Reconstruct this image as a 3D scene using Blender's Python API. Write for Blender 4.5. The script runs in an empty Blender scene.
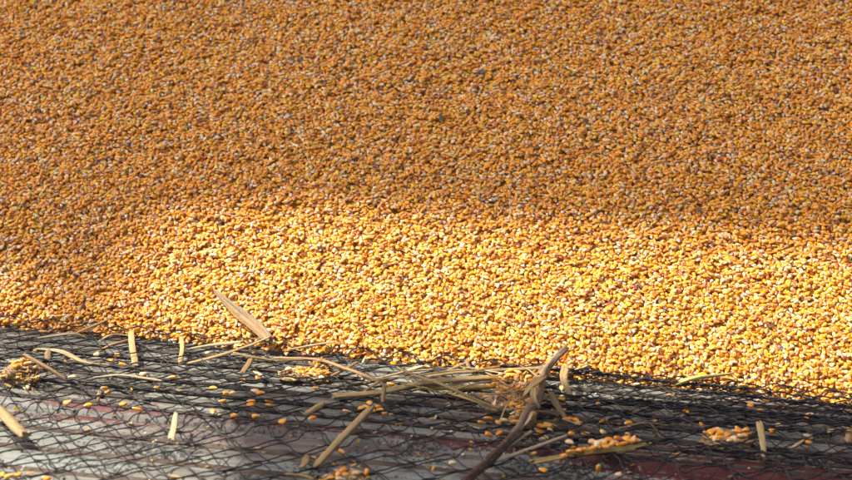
import bpy, math, random
import numpy as np
from mathutils import Vector, Matrix

random.seed(11)
rng = np.random.default_rng(11)
scene = bpy.context.scene
col = scene.collection
R = math.radians
MM = 0.001

# ------------------------------------------------------------------ camera
F_PX = 1845.0                      # focal length in pixels of the 852 wide photograph
PITCH, ROLL = R(13.1), R(2.0)
CAM = Vector((0.0, -2.295, 0.702))
cam_rot = Matrix.Rotation(R(90) - PITCH, 3, 'X') @ Matrix.Rotation(ROLL, 3, 'Z')
cd = bpy.data.cameras.new('camera')
cam = bpy.data.objects.new('camera', cd)
col.objects.link(cam)
cam.matrix_world = Matrix.Translation(CAM) @ cam_rot.to_4x4()
cd.sensor_width = 36.0
cd.lens = 36.0 * F_PX / 852.0
cd.clip_end = 500.0
cd.clip_start = 0.05
cd.dof.use_dof = True
cd.dof.focus_distance = 2.42
cd.dof.aperture_fstop = 7.1
scene.camera = cam


def ray(px, py):
    d = cam_rot @ Vector(((px - 426.0) / F_PX, (240.0 - py) / F_PX, -1.0))
    return d.normalized()


def at_z(px, py, z):
    d = ray(px, py)
    return CAM + d * ((z - CAM.z) / d.z)


# the foot of the heap, a straight line on the panel
A0 = at_z(0, 327, 0.0)
A1 = at_z(852, 404, 0.0)
O = at_z(426, 361, 0.0)
e1 = (A1 - A0).normalized()
e2 = Vector((-e1.y, e1.x, 0.0))          # away from the camera
if e2.y < 0:
    e2 = -e2
O = A0 + e1 * ((O - A0).dot(e1))
SLOPE = R(33)
ev = (e2 * math.cos(SLOPE) + Vector((0, 0, 1)) * math.sin(SLOPE))
en = e1.cross(ev).normalized()
if en.z < 0:
    en = -en
E1, E2, EV, EN, OO = (np.array(v) for v in (e1, e2, ev, en, O))


def su(p):
    q = p - O
    return q.dot(e1), -q.dot(e2)          # u along the edge, s towards the camera


def panel_z(s):
    """profile of the sheet metal, s in metres towards the camera from the heap foot"""
    s = np.asarray(s, float) / MM
    z = np.where(s < 300, 0.6 * np.sin(s / 19.0), 0.0)
    near = -6.5 + 6.0 * np.cos((s - 320.0) / 62.0 * 2 * np.pi) + 1.2 * np.sin(s / 9.0)
    z = np.where(s > 307, near, z)
    lip = np.clip(1 - np.abs(s - 298) / 11.0, 0, 1) ** 0.6 * 11.0
    z = np.where((s > 282) & (s < 316), np.maximum(lip - 4.0, np.where(s > 298, near, 0.0)), z)
    return z * MM


BARS = [0.012, 0.047, 0.085, 0.126, 0.163, 0.204, 0.243, 0.276]


def env_z(s):
    s = np.asarray(s, float)
    return 0.003 * ((s > 0) & (s < 0.285)) + np.max([panel_z(s + d) for d in np.linspace(-0.028, 0.028, 9)], axis=0)


def on_net(px, py, lift=0.0):
    """point of the photograph on the netting, lift metres above it"""
    z = 0.0
    for _ in range(6):
        p = at_z(px, py, z)
        u, s = su(p)
        if s < 0:                                    # on the heap slope
            d = ray(px, py)
            o = O + en * (0.009 + lift)
            t = (o - CAM).dot(en) / d.dot(en)
            return CAM + d * t
        z = float(env_z(s)) + lift
    return at_z(px, py, z)


# ------------------------------------------------------------------ helpers
def smooth_noise(seed, n=5, scale=1.0, aniso=(1, 1)):
    g = np.random.default_rng(seed)
    k = g.normal(size=(n, 2)) * scale * np.array(aniso)
    ph = g.uniform(0, 6.28, n)
    am = g.uniform(0.5, 1, n)
    am /= am.sum()

    def f(a, b):
        a = np.asarray(a, float)
        b = np.asarray(b, float)
        r = 0
        for i in range(n):
            r = r + am[i] * np.sin(k[i, 0] * a + k[i, 1] * b + ph[i])
        return r
    return f


def mesh_np(name, verts, quads=None, tris=None, color=None, st=None, smooth=True):
    me = bpy.data.meshes.new(name)
    nv = len(verts)
    nq = 0 if quads is None else len(quads)
    nt = 0 if tris is None else len(tris)
    me.vertices.add(nv)
    me.vertices.foreach_set('co', np.ascontiguousarray(verts, dtype=np.float32).ravel())
    loops = []
    if nq:
        loops.append(np.asarray(quads, np.int32).ravel())
    if nt:
        loops.append(np.asarray(tris, np.int32).ravel())
    loops = np.concatenate(loops)
    me.loops.add(len(loops))
    me.loops.foreach_set('vertex_index', loops)
    me.polygons.add(nq + nt)
    starts = np.concatenate([np.arange(nq) * 4, nq * 4 + np.arange(nt) * 3]).astype(np.int32)
    me.polygons.foreach_set('loop_start', starts)
    me.polygons.foreach_set('use_smooth', np.full(nq + nt, smooth))
    if color is not None:
        at = me.attributes.new('Col', 'FLOAT_COLOR', 'POINT')
        c4 = np.ones((nv, 4), np.float32)
        c4[:, :3] = color
        at.data.foreach_set('color', c4.ravel())
    if st is not None:
        at = me.attributes.new('st', 'FLOAT_VECTOR', 'POINT')
        at.data.foreach_set('vector', np.ascontiguousarray(st, dtype=np.float32).ravel())
    me.update(calc_edges=True)
    me.validate()
    return me


def link(name, me, mat, parent=None):
    o = bpy.data.objects.new(name, me)
    col.objects.link(o)
    if mat is not None and not me.materials:
        me.materials.append(mat)
    if parent is not None:
        o.parent = parent
    return o


def tag(o, label=None, cat=None, group=None, kind=None):
    if label:
        o['label'] = label
    if cat:
        o['category'] = cat
    if group:
        o['group'] = group
    if kind:
        o['kind'] = kind
    return o


class NT:
    def __init__(self, name):
        self.m = bpy.data.materials.new(name)
        self.m.use_nodes = True
        self.t = self.m.node_tree
        self.b = self.t.nodes['Principled BSDF']

    def n(self, typ, **kw):
        nd = self.t.nodes.new(typ)
        ins = kw.pop('ins', {})
        for k, v in kw.items():
            setattr(nd, k, v)
        for k, v in ins.items():
            self.set(nd, k, v)
        return nd

    def set(self, nd, k, v):
        if hasattr(v, 'is_output') or isinstance(v, bpy.types.NodeSocket):
            self.t.links.new(v, nd.inputs[k])
        else:
            nd.inputs[k].default_value = v

    def mix(self, f, a, b):
        nd = self.n('ShaderNodeMix', data_type='RGBA')
        self.set(nd, 0, f)
        self.set(nd, 6, a)
        self.set(nd, 7, b)
        return nd.outputs[2]

    def ramp(self, f, lo, hi):
        nd = self.n('ShaderNodeMapRange', ins={0: f, 1: lo, 2: hi})
        return nd.outputs[0]

    def ramp_to(self, f, lo, hi, a, b):
        nd = self.n('ShaderNodeMapRange', ins={0: f, 1: lo, 2: hi, 3: a, 4: b})
        return nd.outputs[0]

    def noise(self, vec, scale, detail=4, rough=0.6):
        nd = self.n('ShaderNodeTexNoise', ins={'Vector': vec, 'Scale': scale, 'Detail': detail, 'Roughness': rough})
        return nd.outputs[0]

    def mul(self, a, b, op='MULTIPLY'):
        nd = self.n('ShaderNodeMath', operation=op, ins={0: a, 1: b})
        return nd.outputs[0]

    def vmul(self, a, b):
        nd = self.n('ShaderNodeVectorMath', operation='MULTIPLY', ins={0: a, 1: b})
        return nd.outputs[0]

    def bump(self, h, strength, dist):
        nd = self.n('ShaderNodeBump', ins={'Height': h, 'Strength': strength, 'Distance': dist})
        self.set(self.b, 'Normal', nd.outputs[0])


def C4(r, g, b):
    return (r, g, b, 1.0)


# ------------------------------------------------------------------ materials
def mat_corn():
    k = NT('corn_skin')
    a = k.n('ShaderNodeAttribute', attribute_name='Col')
    k.set(k.b, 'Base Color', a.outputs[0])
    k.b.inputs['Roughness'].default_value = 0.40
    k.b.inputs['Specular IOR Level'].default_value = 0.28
    k.b.inputs['Subsurface Weight'].default_value = 0.22
    k.b.inputs['Subsurface Radius'].default_value = (1.0, 0.5, 0.15)
    k.b.inputs['Subsurface Scale'].default_value = 0.0016
    return k.m


def mat_straw(name, c1, c2, dark, rough=0.6):
    k = NT(name)
    a = k.n('ShaderNodeAttribute', attribute_name='st')
    oi = k.n('ShaderNodeObjectInfo')
    off = k.n('ShaderNodeVectorMath', operation='ADD', ins={0: a.outputs[1]})
    k.t.links.new(oi.outputs['Random'], off.inputs[1])
    v = k.vmul(off.outputs[0], (28.0, 9.0, 9.0))
    n1 = k.noise(v, 1.0, 5, 0.65)
    v2 = k.vmul(off.outputs[0], (60.0, 2.0, 2.0))
    n2 = k.noise(v2, 1.0, 3, 0.6)
    base = k.mix(k.ramp(n1, 0.36, 0.64), C4(*c1), C4(*c2))
    base = k.mix(k.mul(k.ramp(n2, 0.52, 0.72), 0.7), base, C4(*dark))
    n4 = k.noise(k.vmul(off.outputs[0], (90.0, 5.0, 5.0)), 1.0, 6, 0.7)
    base = k.mix(k.mul(k.ramp(n4, 0.55, 0.66), 0.65), base, C4(0.13, 0.085, 0.05))
    hs = k.n('ShaderNodeHueSaturation', ins={'Color': base})
    k.set(hs, 'Value', k.ramp(oi.outputs['Random'], -1.6, 1.3))
    hs.inputs['Saturation'].default_value = 0.95
    vv = k.n('ShaderNodeMapRange', ins={0: oi.outputs['Random'], 3: 0.74, 4: 1.12})
    k.set(hs, 'Value', vv.outputs[0])
    k.set(k.b, 'Base Color', hs.outputs[0])
    k.b.inputs['Roughness'].default_value = rough
    k.b.inputs['Specular IOR Level'].default_value = 0.35
    k.bump(n1, 0.5, 0.0012)
    return k.m


def mat_bark():
    k = NT('bark')
    a = k.n('ShaderNodeAttribute', attribute_name='st')
    v = k.vmul(a.outputs[1], (70.0, 3.0, 3.0))
    n1 = k.noise(v, 1.0, 5, 0.7)
    base = k.mix(k.ramp(n1, 0.35, 0.7), C4(0.055, 0.025, 0.013), C4(0.15, 0.075, 0.038))
    # pale lenticels ringed across the stick
    vor = k.n('ShaderNodeTexVoronoi', feature='F1', ins={'Vector': k.vmul(a.outputs[1], (160.0, 2.6, 2.6)), 'Scale': 1.0})
    spots = k.ramp(vor.outputs[0], 0.30, 0.18)
    base = k.mix(k.mul(spots, 0.75), base, C4(0.34, 0.25, 0.19))
    # weathered grey towards the tip
    sx = k.n('ShaderNodeSeparateXYZ', ins={0: a.outputs[1]})
    n3 = k.noise(k.vmul(a.outputs[1], (22.0, 8.0, 8.0)), 1.0, 5, 0.7)
    old = k.ramp(k.mul(sx.outputs[0], k.mul(n3, 0.09), 'ADD'), 0.175, 0.215)
    grey = k.mix(k.ramp(n1, 0.35, 0.65), C4(0.15, 0.095, 0.055), C4(0.36, 0.255, 0.15))
    base = k.mix(old, base, grey)
    k.set(k.b, 'Base Color', base)
    k.b.inputs['Roughness'].default_value = 0.75
    k.bump(n1, 0.8, 0.002)
    return k.m


def mat_wire():
    k = NT('black_wire')
    tc = k.n('ShaderNodeTexCoord')
    n = k.noise(tc.outputs['Object'], 60.0, 3)
    c = k.mix(k.ramp(n, 0.45, 0.75), C4(0.012, 0.010, 0.009), C4(0.046, 0.036, 0.030))
    k.set(k.b, 'Base Color', c)
    k.b.inputs['Roughness'].default_value = 0.5
    return k.m


def mat_panel():
    """pale grey-blue paint on steel, worn to red primer, rust and black specks"""
    k = NT('worn_paint')
    tc = k.n('ShaderNodeAttribute', attribute_name='st')
    st = tc.outputs[1]                                # x = u, y = s in metres
    sx = k.n('ShaderNodeSeparateXYZ', ins={0: st})
    big = k.noise(k.vmul(st, (2.0, 26.0, 1.0)), 1.0, 4)
    mid = k.noise(k.vmul(st, (4.0, 75.0, 1.0)), 1.0, 6, 0.65)
    fine = k.noise(k.vmul(st, (150.0, 190.0, 1.0)), 1.0, 5, 0.75)
    paint = k.mix(k.ramp(big, 0.35, 0.65), C4(0.22, 0.235, 0.195), C4(0.32, 0.335, 0.285))
    # brown grime washed along the sheet
    paint = k.mix(k.mul(k.ramp(mid, 0.47, 0.60), 0.8), paint, C4(0.155, 0.130, 0.095))
    streak = k.noise(k.vmul(st, (3.0, 120.0, 1.0)), 1.0, 4, 0.6)
    paint = k.mix(k.mul(k.ramp(streak, 0.48, 0.62), 0.6), paint, C4(0.105, 0.092, 0.075))
    # red coat: more of it to the right, and along the raised lip
    lip = k.ramp(k.n('ShaderNodeMath', operation='ABSOLUTE', ins={0: k.mul(sx.outputs[1], 0.296, 'SUBTRACT')}).outputs[0], 0.010, 0.002)
    du = k.n('ShaderNodeMath', operation='ABSOLUTE', ins={0: k.mul(sx.outputs[0], -0.32, 'SUBTRACT')}).outputs[0]
    ds = k.n('ShaderNodeMath', operation='ABSOLUTE', ins={0: k.mul(sx.outputs[1], 0.318, 'SUBTRACT')}).outputs[0]
    patch = k.mul(k.ramp(du, 0.13, 0.05), k.ramp(ds, 0.040, 0.016))
    du2 = k.n('ShaderNodeMath', operation='ABSOLUTE', ins={0: k.mul(sx.outputs[0], -0.20, 'SUBTRACT')}).outputs[0]
    brown = k.mul(k.ramp(du2, 0.36, 0.10), k.ramp(ds, 0.046, 0.020))
    right = k.mul(k.ramp(sx.outputs[0], 0.08, 0.42), k.ramp_to(sx.outputs[1], 0.20, 0.30, 0.07, 0.19))
    red_n = k.mul(k.mul(mid, 0.5), k.mul(big, 0.5), 'ADD')
    red_f = k.mul(k.mul(red_n, right, 'ADD'), k.mul(k.mul(lip, 0.10), k.mul(patch, 0.125), 'ADD'), 'ADD')
    red = k.ramp(k.mul(red_f, k.mul(k.mul(fine, 0.5, 'SUBTRACT'), 0.55), 'ADD'), 0.58, 0.63)
    redc = k.mix(k.ramp(fine, 0.35, 0.65), C4(0.06, 0.011, 0.009), C4(0.17, 0.026, 0.020))
    paint = k.mix(k.mul(brown, k.ramp(mid, 0.38, 0.58)), paint, C4(0.16, 0.105, 0.085))
    base = k.mix(red, paint, redc)
    # pink faded primer around it
    halo = k.mul(k.ramp(red_f, 0.565, 0.60), k.mul(red, -1.0, 'ADD'))
    # black chips and mould specks, thickest in the middle of the near sheet
    sp_area = k.ramp(k.noise(k.vmul(st, (7.0, 9.0, 1.0)), 1.0, 2), 0.40, 0.62)
    specks = k.ramp(k.mul(fine, k.mul(sp_area, 0.17), 'ADD'), 0.625, 0.66)
    base = k.mix(k.mul(specks, 0.92), base, C4(0.022, 0.018, 0.017))
    k.set(k.b, 'Base Color', base)
    k.b.inputs['Roughness'].default_value = 0.55
    k.b.inputs['Specular IOR Level'].default_value = 0.4
    k.bump(k.mul(fine, mid, 'ADD'), 0.35, 0.0015)
    return k.m


def mat_clod():
    k = NT('caked_chaff')
    tc = k.n('ShaderNodeTexCoord')
    v = tc.outputs['Object']
    n = k.noise(v, 160.0, 6, 0.75)
    n2 = k.noise(v, 420.0, 4, 0.7)
    c = k.mix(k.ramp(n, 0.36, 0.66), C4(0.26, 0.145, 0.065), C4(0.55, 0.37, 0.18))
    c = k.mix(k.ramp(n2, 0.55, 0.7), c, C4(0.68, 0.50, 0.26))
    k.set(k.b, 'Base Color', c)
    k.b.inputs['Roughness'].default_value = 0.85
    k.bump(n, 1.0, 0.003)
    return k.m


def mat_flat(name, c1, c2, scale, rough=0.8):
    k = NT(name)
    tc = k.n('ShaderNodeTexCoord')
    n = k.noise(tc.outputs['Object'], scale, 6, 0.65)
    k.set(k.b, 'Base Color', k.mix(k.ramp(n, 0.35, 0.65), C4(*c1), C4(*c2)))
    k.b.inputs['Roughness'].default_value = rough
    k.bump(n, 0.4, 0.01)
    return k.m


CORN = mat_corn()
STRAW = mat_straw('dry_straw', (0.430, 0.277, 0.098), (0.533, 0.367, 0.144), (0.293, 0.165, 0.051))
PALE = mat_straw('bleached_straw', (0.500, 0.374, 0.186), (0.586, 0.449, 0.237), (0.361, 0.247, 0.113))
TAN = mat_straw('brown_straw', (0.310, 0.180, 0.062), (0.430, 0.270, 0.103), (0.189, 0.097, 0.031))
YELL = mat_straw('yellow_stalk', (0.410, 0.273, 0.046), (0.492, 0.351, 0.086), (0.312, 0.172, 0.033))
GREY = mat_straw('grey_leaf', (0.285, 0.217, 0.129), (0.396, 0.307, 0.186), (0.189, 0.134, 0.077))
BARK = mat_bark()
WIRE = mat_wire()
PANEL = mat_panel()
CLOD = mat_clod()
GROUND = mat_flat('packed_earth', (0.16, 0.13, 0.10), (0.25, 0.21, 0.17), 9.0, 0.9)
WOOD = mat_flat('old_boards', (0.22, 0.16, 0.10), (0.34, 0.26, 0.18), 7.0, 0.8)
CHIP = mat_flat('grey_chip', (0.10, 0.080, 0.055), (0.26, 0.20, 0.14), 300.0, 0.8)

# ------------------------------------------------------------------ kernel shape
NS = 8
KSC = 0.71                         # kernels about 9 mm long


def kernel_proto(seed, nr=5, ns=NS):
    """dent corn: a flattened wedge with a narrow pale tip and a broad dented crown; length along x"""
    g = np.random.default_rng(seed)
    ts = np.array([0, .2, .55, .88, 1]) if nr == 5 else np.linspace(0, 1, nr)
    L = 11.3 * KSC * g.uniform(0.88, 1.06)
    W = 8.8 * KSC * g.uniform(0.84, 1.08)
    T = 4.4 * KSC * g.uniform(0.85, 1.15)
    vs, wt, wc, wg = [], [], [], []
    xs = -0.5 + ts * 0.96
    prof_w = np.interp(ts, [0, .15, .35, .6, .85, 1], [.24, .44, .72, .98, 1.0, .74]) * W / 2
    prof_t = np.interp(ts, [0, .15, .35, .6, .85, 1], [.38, .60, .88, 1.0, .92, .60]) * T / 2
    skew = g.normal() * 0.5
    for i in range(nr):
        for j in range(ns):
            a = 2 * math.pi * (j + 0.5) / ns
            cs, sn = math.cos(a), math.sin(a)
            y = math.copysign(abs(cs) ** 0.75, cs) * prof_w[i] + skew * ts[i] ** 2
            z = math.copysign(abs(sn) ** 0.8, sn) * prof_t[i]
            germ = 0.0
            if sn > 0.3 and 0.1 < ts[i] < 0.75:
                germ = (1 - abs(cs)) * 1.0
                z -= 0.35 * germ
            vs.append((xs[i] * L, y, z))
            wt.append(max(0.0, 1 - ts[i] / 0.32))
            wc.append(max(0.0, (ts[i] - 0.72) / 0.28))
            wg.append(germ)
    b = len(vs)
    vs.append((-0.53 * L, 0, 0)); wt.append(1.0); wc.append(0); wg.append(0)
    vs.append((0.475 * L, skew, 0)); wt.append(0.0); wc.append(1.0); wg.append(0)
    quads, tris = [], []
    for i in range(nr - 1):
        for j in range(ns):
            q = (j + 1) % ns
            quads.append((i * ns + j, i * ns + q, (i + 1) * ns + q, (i + 1) * ns + j))
    for j in range(ns):
        q = (j + 1) % ns
        tris.append((b, q, j))
        tris.append((b + 1, (nr - 1) * ns + j, (nr - 1) * ns + q))
    # outward faces
    qd = np.array(quads)[:, ::-1]
    td = np.array(tris)[:, ::-1]
    return np.array(vs) * MM, qd, td, np.array(wt), np.array(wc), np.array(wg)


PROTOS = [kernel_proto(100 + i) for i in range(6)]
PALETTE = np.array([
    (0.91, 0.335, 0.002), (0.93, 0.390, 0.003), (0.89, 0.285, 0.002), (0.94, 0.45, 0.006),
    (0.58, 0.14, 0.006), (0.92, 0.56, 0.060), (0.93, 0.68, 0.33), (0.88, 0.58, 0.30), (0.30, 0.06, 0.015)])
PWEIGHT = np.array([.24, .23, .15, .12, .060, .050, .075, .050, .022])
PWEIGHT = PWEIGHT / PWEIGHT.sum()
TIPC = np.array((0.88, 0.68, 0.46))
CRWC = np.array((0.90, 0.58, 0.22))
GRMC = np.array((0.90, 0.68, 0.40))


def kernel_colors(base, wt, wc, wg, strength):
    c = np.broadcast_to(base, (len(wt), 3)).copy()
    for w, t, f in ((wc, CRWC, 0.55 * strength), (wg, GRMC, 0.75 * strength), (wt, TIPC, 0.85)):
        w = (w * f)[:, None]
        c = c * (1 - w) + t * w
    return c


def rot_from(az, tilt, spin, flip):
    m = Matrix.Rotation(az, 3, 'Z') @ Matrix.Rotation(tilt, 3, 'X') @ Matrix.Rotation(spin, 3, 'Z')
    if flip:
        m = m @ Matrix.Rotation(math.pi, 3, 'X')
    return np.array(m)


# ------------------------------------------------------------------ the heap: kernels dropped one by one
GRID = 1.5 * MM
U0, U1, V0, V1 = -1.02, 0.88, -0.012, 0.98
nu, nvv = int((U1 - U0) / GRID) + 24, int((V1 - V0) / GRID) + 24
ULN = smooth_noise(5, 6, 7.0)
swell = smooth_noise(8, 6, 6.0)
uu = U0 + (np.arange(nu) - 12) * GRID
vv_ = V0 + (np.arange(nvv) - 12) * GRID
UU, VV = np.meshgrid(uu, vv_, indexing='ij')
BASE = 0.004 * swell(UU, VV) + 0.0016 * smooth_noise(9, 6, 40.0)(UU, VV)
foot = np.clip((VV + 0.010) / 0.030, 0, 1)
BASE = BASE * foot - (1 - foot) * 0.004
H = BASE.copy()
EDGE = smooth_noise(21, 6, 30.0)
LIB = []
for i in range(420):
    tilt = min(abs(rng.normal()) * R(14), R(88))
    Rm = rot_from(rng.uniform(0, 6.283), tilt, rng.uniform(0, 6.283), rng.random() < 0.5)
    A = Rm @ np.diag((KSC * np.array([5.0, 3.8, 1.9])) ** 2) @ Rm.T
    M = np.linalg.inv(A)
    k = 3
    gi, gj = np.meshgrid(np.arange(-k, k + 1), np.arange(-k, k + 1), indexing='ij')
    x, y = gi.ravel() * 1.5, gj.ravel() * 1.5
    a_ = M[2, 2]
    b_ = 2 * (M[0, 2] * x + M[1, 2] * y)
    c_ = M[0, 0] * x * x + M[1, 1] * y * y + 2 * M[0, 1] * x * y - 1
    disc = b_ * b_ - 4 * a_ * c_
    ok = disc > 0
    sq = np.sqrt(disc[ok])
    lo = (-b_[ok] - sq) / (2 * a_) * MM
    hi = (-b_[ok] + sq) / (2 * a_) * MM
    offs = gi.ravel()[ok] * nvv + gj.ravel()[ok]
    LIB.append((Rm, offs, lo, hi))

Hf = H.ravel()
NK = 104000
pu = rng.uniform(U0, U1, NK)
pv = rng.uniform(V0, V1, NK)
keep = (pv > 0.003 + 0.010 * EDGE(pu, 0)) & (pu > -0.72 - 0.30 * pv) & (pu < 0.68 + 0.16 * pv)
pu, pv = pu[keep], pv[keep]
NK = len(pu)
cand = rng.integers(0, len(LIB), (NK, 8))
jit = rng.integers(-2, 3, (NK, 8, 2))
ci = np.round((pu - U0) / GRID).astype(int) + 12
cj = np.round((pv - V0) / GRID).astype(int) + 12
placed = np.zeros((NK, 3))
which = np.zeros(NK, int)
for n in range(NK):
    best = None
    for q in range(8):
        L_ = LIB[cand[n, q]]
        i, j = ci[n] + jit[n, q, 0], cj[n] + jit[n, q, 1]
        idx = L_[1] + (i * nvv + j)
        z = (Hf[idx] - L_[2]).max()
        if best is None or z < best[0]:
            best = (z, q, idx, i, j)
    z, q, idx, i, j = best
    L_ = LIB[cand[n, q]]
    Hf[idx] = np.maximum(Hf[idx], z + L_[3])
    placed[n] = ((i - 12) * GRID + U0, (j - 12) * GRID + V0, z)
    which[n] = cand[n, q]
# forget what lies buried
vis = np.zeros(NK)
for n in range(NK):
    L_ = LIB[which[n]]
    i = int(round((placed[n, 0] - U0) / GRID)) + 12
    j = int(round((placed[n, 1] - V0) / GRID)) + 12
    idx = L_[1] + (i * nvv + j)
    vis[n] = (placed[n, 2] + L_[3] - Hf[idx]).max()
sel = vis > -0.0010
placed, which, vis = placed[sel], which[sel], vis[sel]
NK = len(placed)
placed[:, :2] += rng.uniform(-0.8, 0.8, (NK, 2)) * MM
BASIS = np.stack([E1, EV, EN], axis=1)            # columns
kpos = OO + placed @ BASIS.T
LROT = np.array([BASIS @ l[0] for l in LIB])
krot = LROT[which]
kvar = rng.integers(0, len(PROTOS), NK)
kcol = PALETTE[rng.choice(len(PALETTE), NK, p=PWEIGHT)] * rng.uniform(0.78, 1.10, (NK, 1)) * rng.uniform(0.94, 1.06, (NK, 3))
kscale = rng.uniform(0.86, 1.04, NK)
kstr = rng.uniform(0.0, 0.75, NK)
broken = rng.random(NK) < 0.05
kcol[broken] = np.array((0.84, 0.70, 0.54)) * rng.uniform(0.85, 1.1, (broken.sum(), 1))
kscale[broken] *= 0.75
kcol = np.clip(kcol, 0, 0.92)

# kernels of the front row become objects of their own
front = np.argsort(placed[:, 1] + np.where((vis > -0.0002) & (np.abs(placed[:, 0]) < 0.56), 0, 9))[:8]
is_front = np.zeros(NK, bool)
is_front[front] = True

VS, QS, TS, CS = [], [], [], []
base_i = 0
for v in range(len(PROTOS)):
    P, Q, T, wt, wc, wg = PROTOS[v]
    m = np.where((kvar == v) & ~is_front)[0]
    X = np.einsum('nij,vj->nvi', krot[m], P) * kscale[m][:, None, None] + kpos[m][:, None, :]
    cb = np.broadcast_to(kcol[m][:, None, :], (len(m), len(P), 3)).copy()
    s_ = kstr[m][:, None, None]
    for w, t, f in ((wc, CRWC, 0.55 * s_), (wg, GRMC, 0.75 * s_), (wt, TIPC, 0.85)):
        ww = np.clip(w[None, :, None] * f, 0, 1)
        cb = cb * (1 - ww) + t * ww
    offs = base_i + np.arange(len(m))[:, None, None] * len(P)
    VS.append(X.reshape(-1, 3)); CS.append(cb.reshape(-1, 3))
    QS.append((Q[None] + offs).reshape(-1, 4)); TS.append((T[None] + offs).reshape(-1, 3))
    base_i += len(m) * len(P)
# the grain below: a solid body the kernels lie on
bs = 10
bi, bj = np.arange(0, nu, bs), np.arange(0, nvv, bs)
BU, BV = np.meshgrid(uu[bi], vv_[bj], indexing='ij')
BZ = BASE[np.ix_(bi, bj)] - 0.001 - 0.012 * np.clip((0.020 - BV) / 0.012, 0, 1)
top = OO + BU[..., None] * E1 + BV[..., None] * EV + BZ[..., None] * EN
a, b = top.shape[:2]
ids = base_i + np.arange(a * b).reshape(a, b)
bot = top.copy()
bot[..., 2] = -0.030
ids2 = ids + a * b
VS += [top.reshape(-1, 3), bot.reshape(-1, 3)]
CS.append(np.tile(np.array((0.50, 0.24, 0.02)), (2 * a * b, 1)))


def gridq(i_, flip=False):
    q = np.stack([i_[:-1, :-1], i_[1:, :-1], i_[1:, 1:], i_[:-1, 1:]], -1).reshape(-1, 4)
    return q[:, ::-1] if flip else q


QS.append(gridq(ids))
QS.append(gridq(ids2, True))
for e in (lambda m: m[0, :], lambda m: m[-1, :], lambda m: m[:, 0], lambda m: m[:, -1]):
    t_, b_ = e(ids), e(ids2)
    QS.append(np.stack([t_[:-1], t_[1:], b_[1:], b_[:-1]], -1))
heap = link('grain_heap', mesh_np('grain_heap', np.concatenate(VS), np.concatenate(QS), np.concatenate(TS), np.concatenate(CS)), CORN)
tag(heap, 'sloping heap of yellow and orange corn kernels filling the picture behind the netting', 'grain heap', kind='stuff')

# single kernels: a small set of shared meshes in several colours
KM = []
for v in range(6):
    P, Q, T, wt, wc, wg = kernel_proto(300 + v, nr=8, ns=12)
    for c in range(len(PALETTE)):
        KM.append((c, mesh_np('corn_kernel', P, Q, T, kernel_colors(PALETTE[c] * rng.uniform(.92, 1.04), wt, wc, wg, rng.uniform(.4, 1.1)))))


def kmesh(pale=False):
    while True:
        # mostly the brighter skins
        c, me = random.choice(KM)
        if pale != (c in (6, 7)):
            continue
        if c in (3, 4, 5, 8):
            continue
        return me


def put_kernel(loc, rot, label, group=None, pale=False, sc=1.0, me=None):
    o = link('corn_kernel', me or kmesh(pale), CORN)
    o.matrix_world = Matrix.Translation(loc) @ Matrix(rot.tolist()).to_4x4() @ Matrix.Scale(sc, 4)
    tag(o, label, 'corn kernel', group)
    return o


for n in front:
    c = np.argmin(np.abs(PALETTE - kcol[n]).sum(1))
    ms = [m for q, m in KM if q == c]
    put_kernel(Vector(kpos[n]), krot[n], 'corn kernel in the front row of the heap, lying along the edge of the netting',
               'kernels in the front row of the heap', sc=float(kscale[n]), me=random.choice(ms))

def heap_top(px, py, lift=0.0):
    z = 0.006
    for _ in range(5):
        d = ray(px, py)
        o = O + en * z
        p = CAM + d * ((o - CAM).dot(en) / d.dot(en))
        q = p - O
        i = int(round((q.dot(e1) - U0) / GRID)) + 12
        j = int(round((q.dot(ev) - V0) / GRID)) + 12
        i, j = min(max(i, 0), nu - 1), min(max(j, 0), nvv - 1)
        z = float(Hf[i * nvv + j]) + lift
    return p


# dark and grey chips lying in the heap
chips = [(460, 74), (481, 72), (564, 37), (547, 5), (464, 37), (441, 117), (516, 76), (585, 121), (565, 275), (385, 265),
         (600, 32), (503, 34), (538, 62), (416, 82), (595, 78), (646, 178), (700, 210), (770, 62), (300, 60), (340, 110),
         (215, 135), (120, 90), (660, 300), (640, 286)]
for k_, (px, py) in enumerate(chips):
    p = heap_top(px, py, 0.0012)
    g = np.random.default_rng(k_ + 50)
    P, Q, T, *_ = kernel_proto(400 + k_)
    P = P * g.uniform(0.8, 1.6, 3) + g.normal(size=P.shape) * 0.0007
    o = link('grey_chip', mesh_np('grey_chip', P, Q, T, smooth=False), CHIP)
    o.matrix_world = Matrix.Translation(p) @ Matrix((BASIS @ rot_from(g.uniform(0, 6), 0.3, 0, False)).tolist()).to_4x4()
    tag(o, 'small dark grey chip lying among the corn kernels of the heap', 'chip', 'dark chips in the heap')

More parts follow.
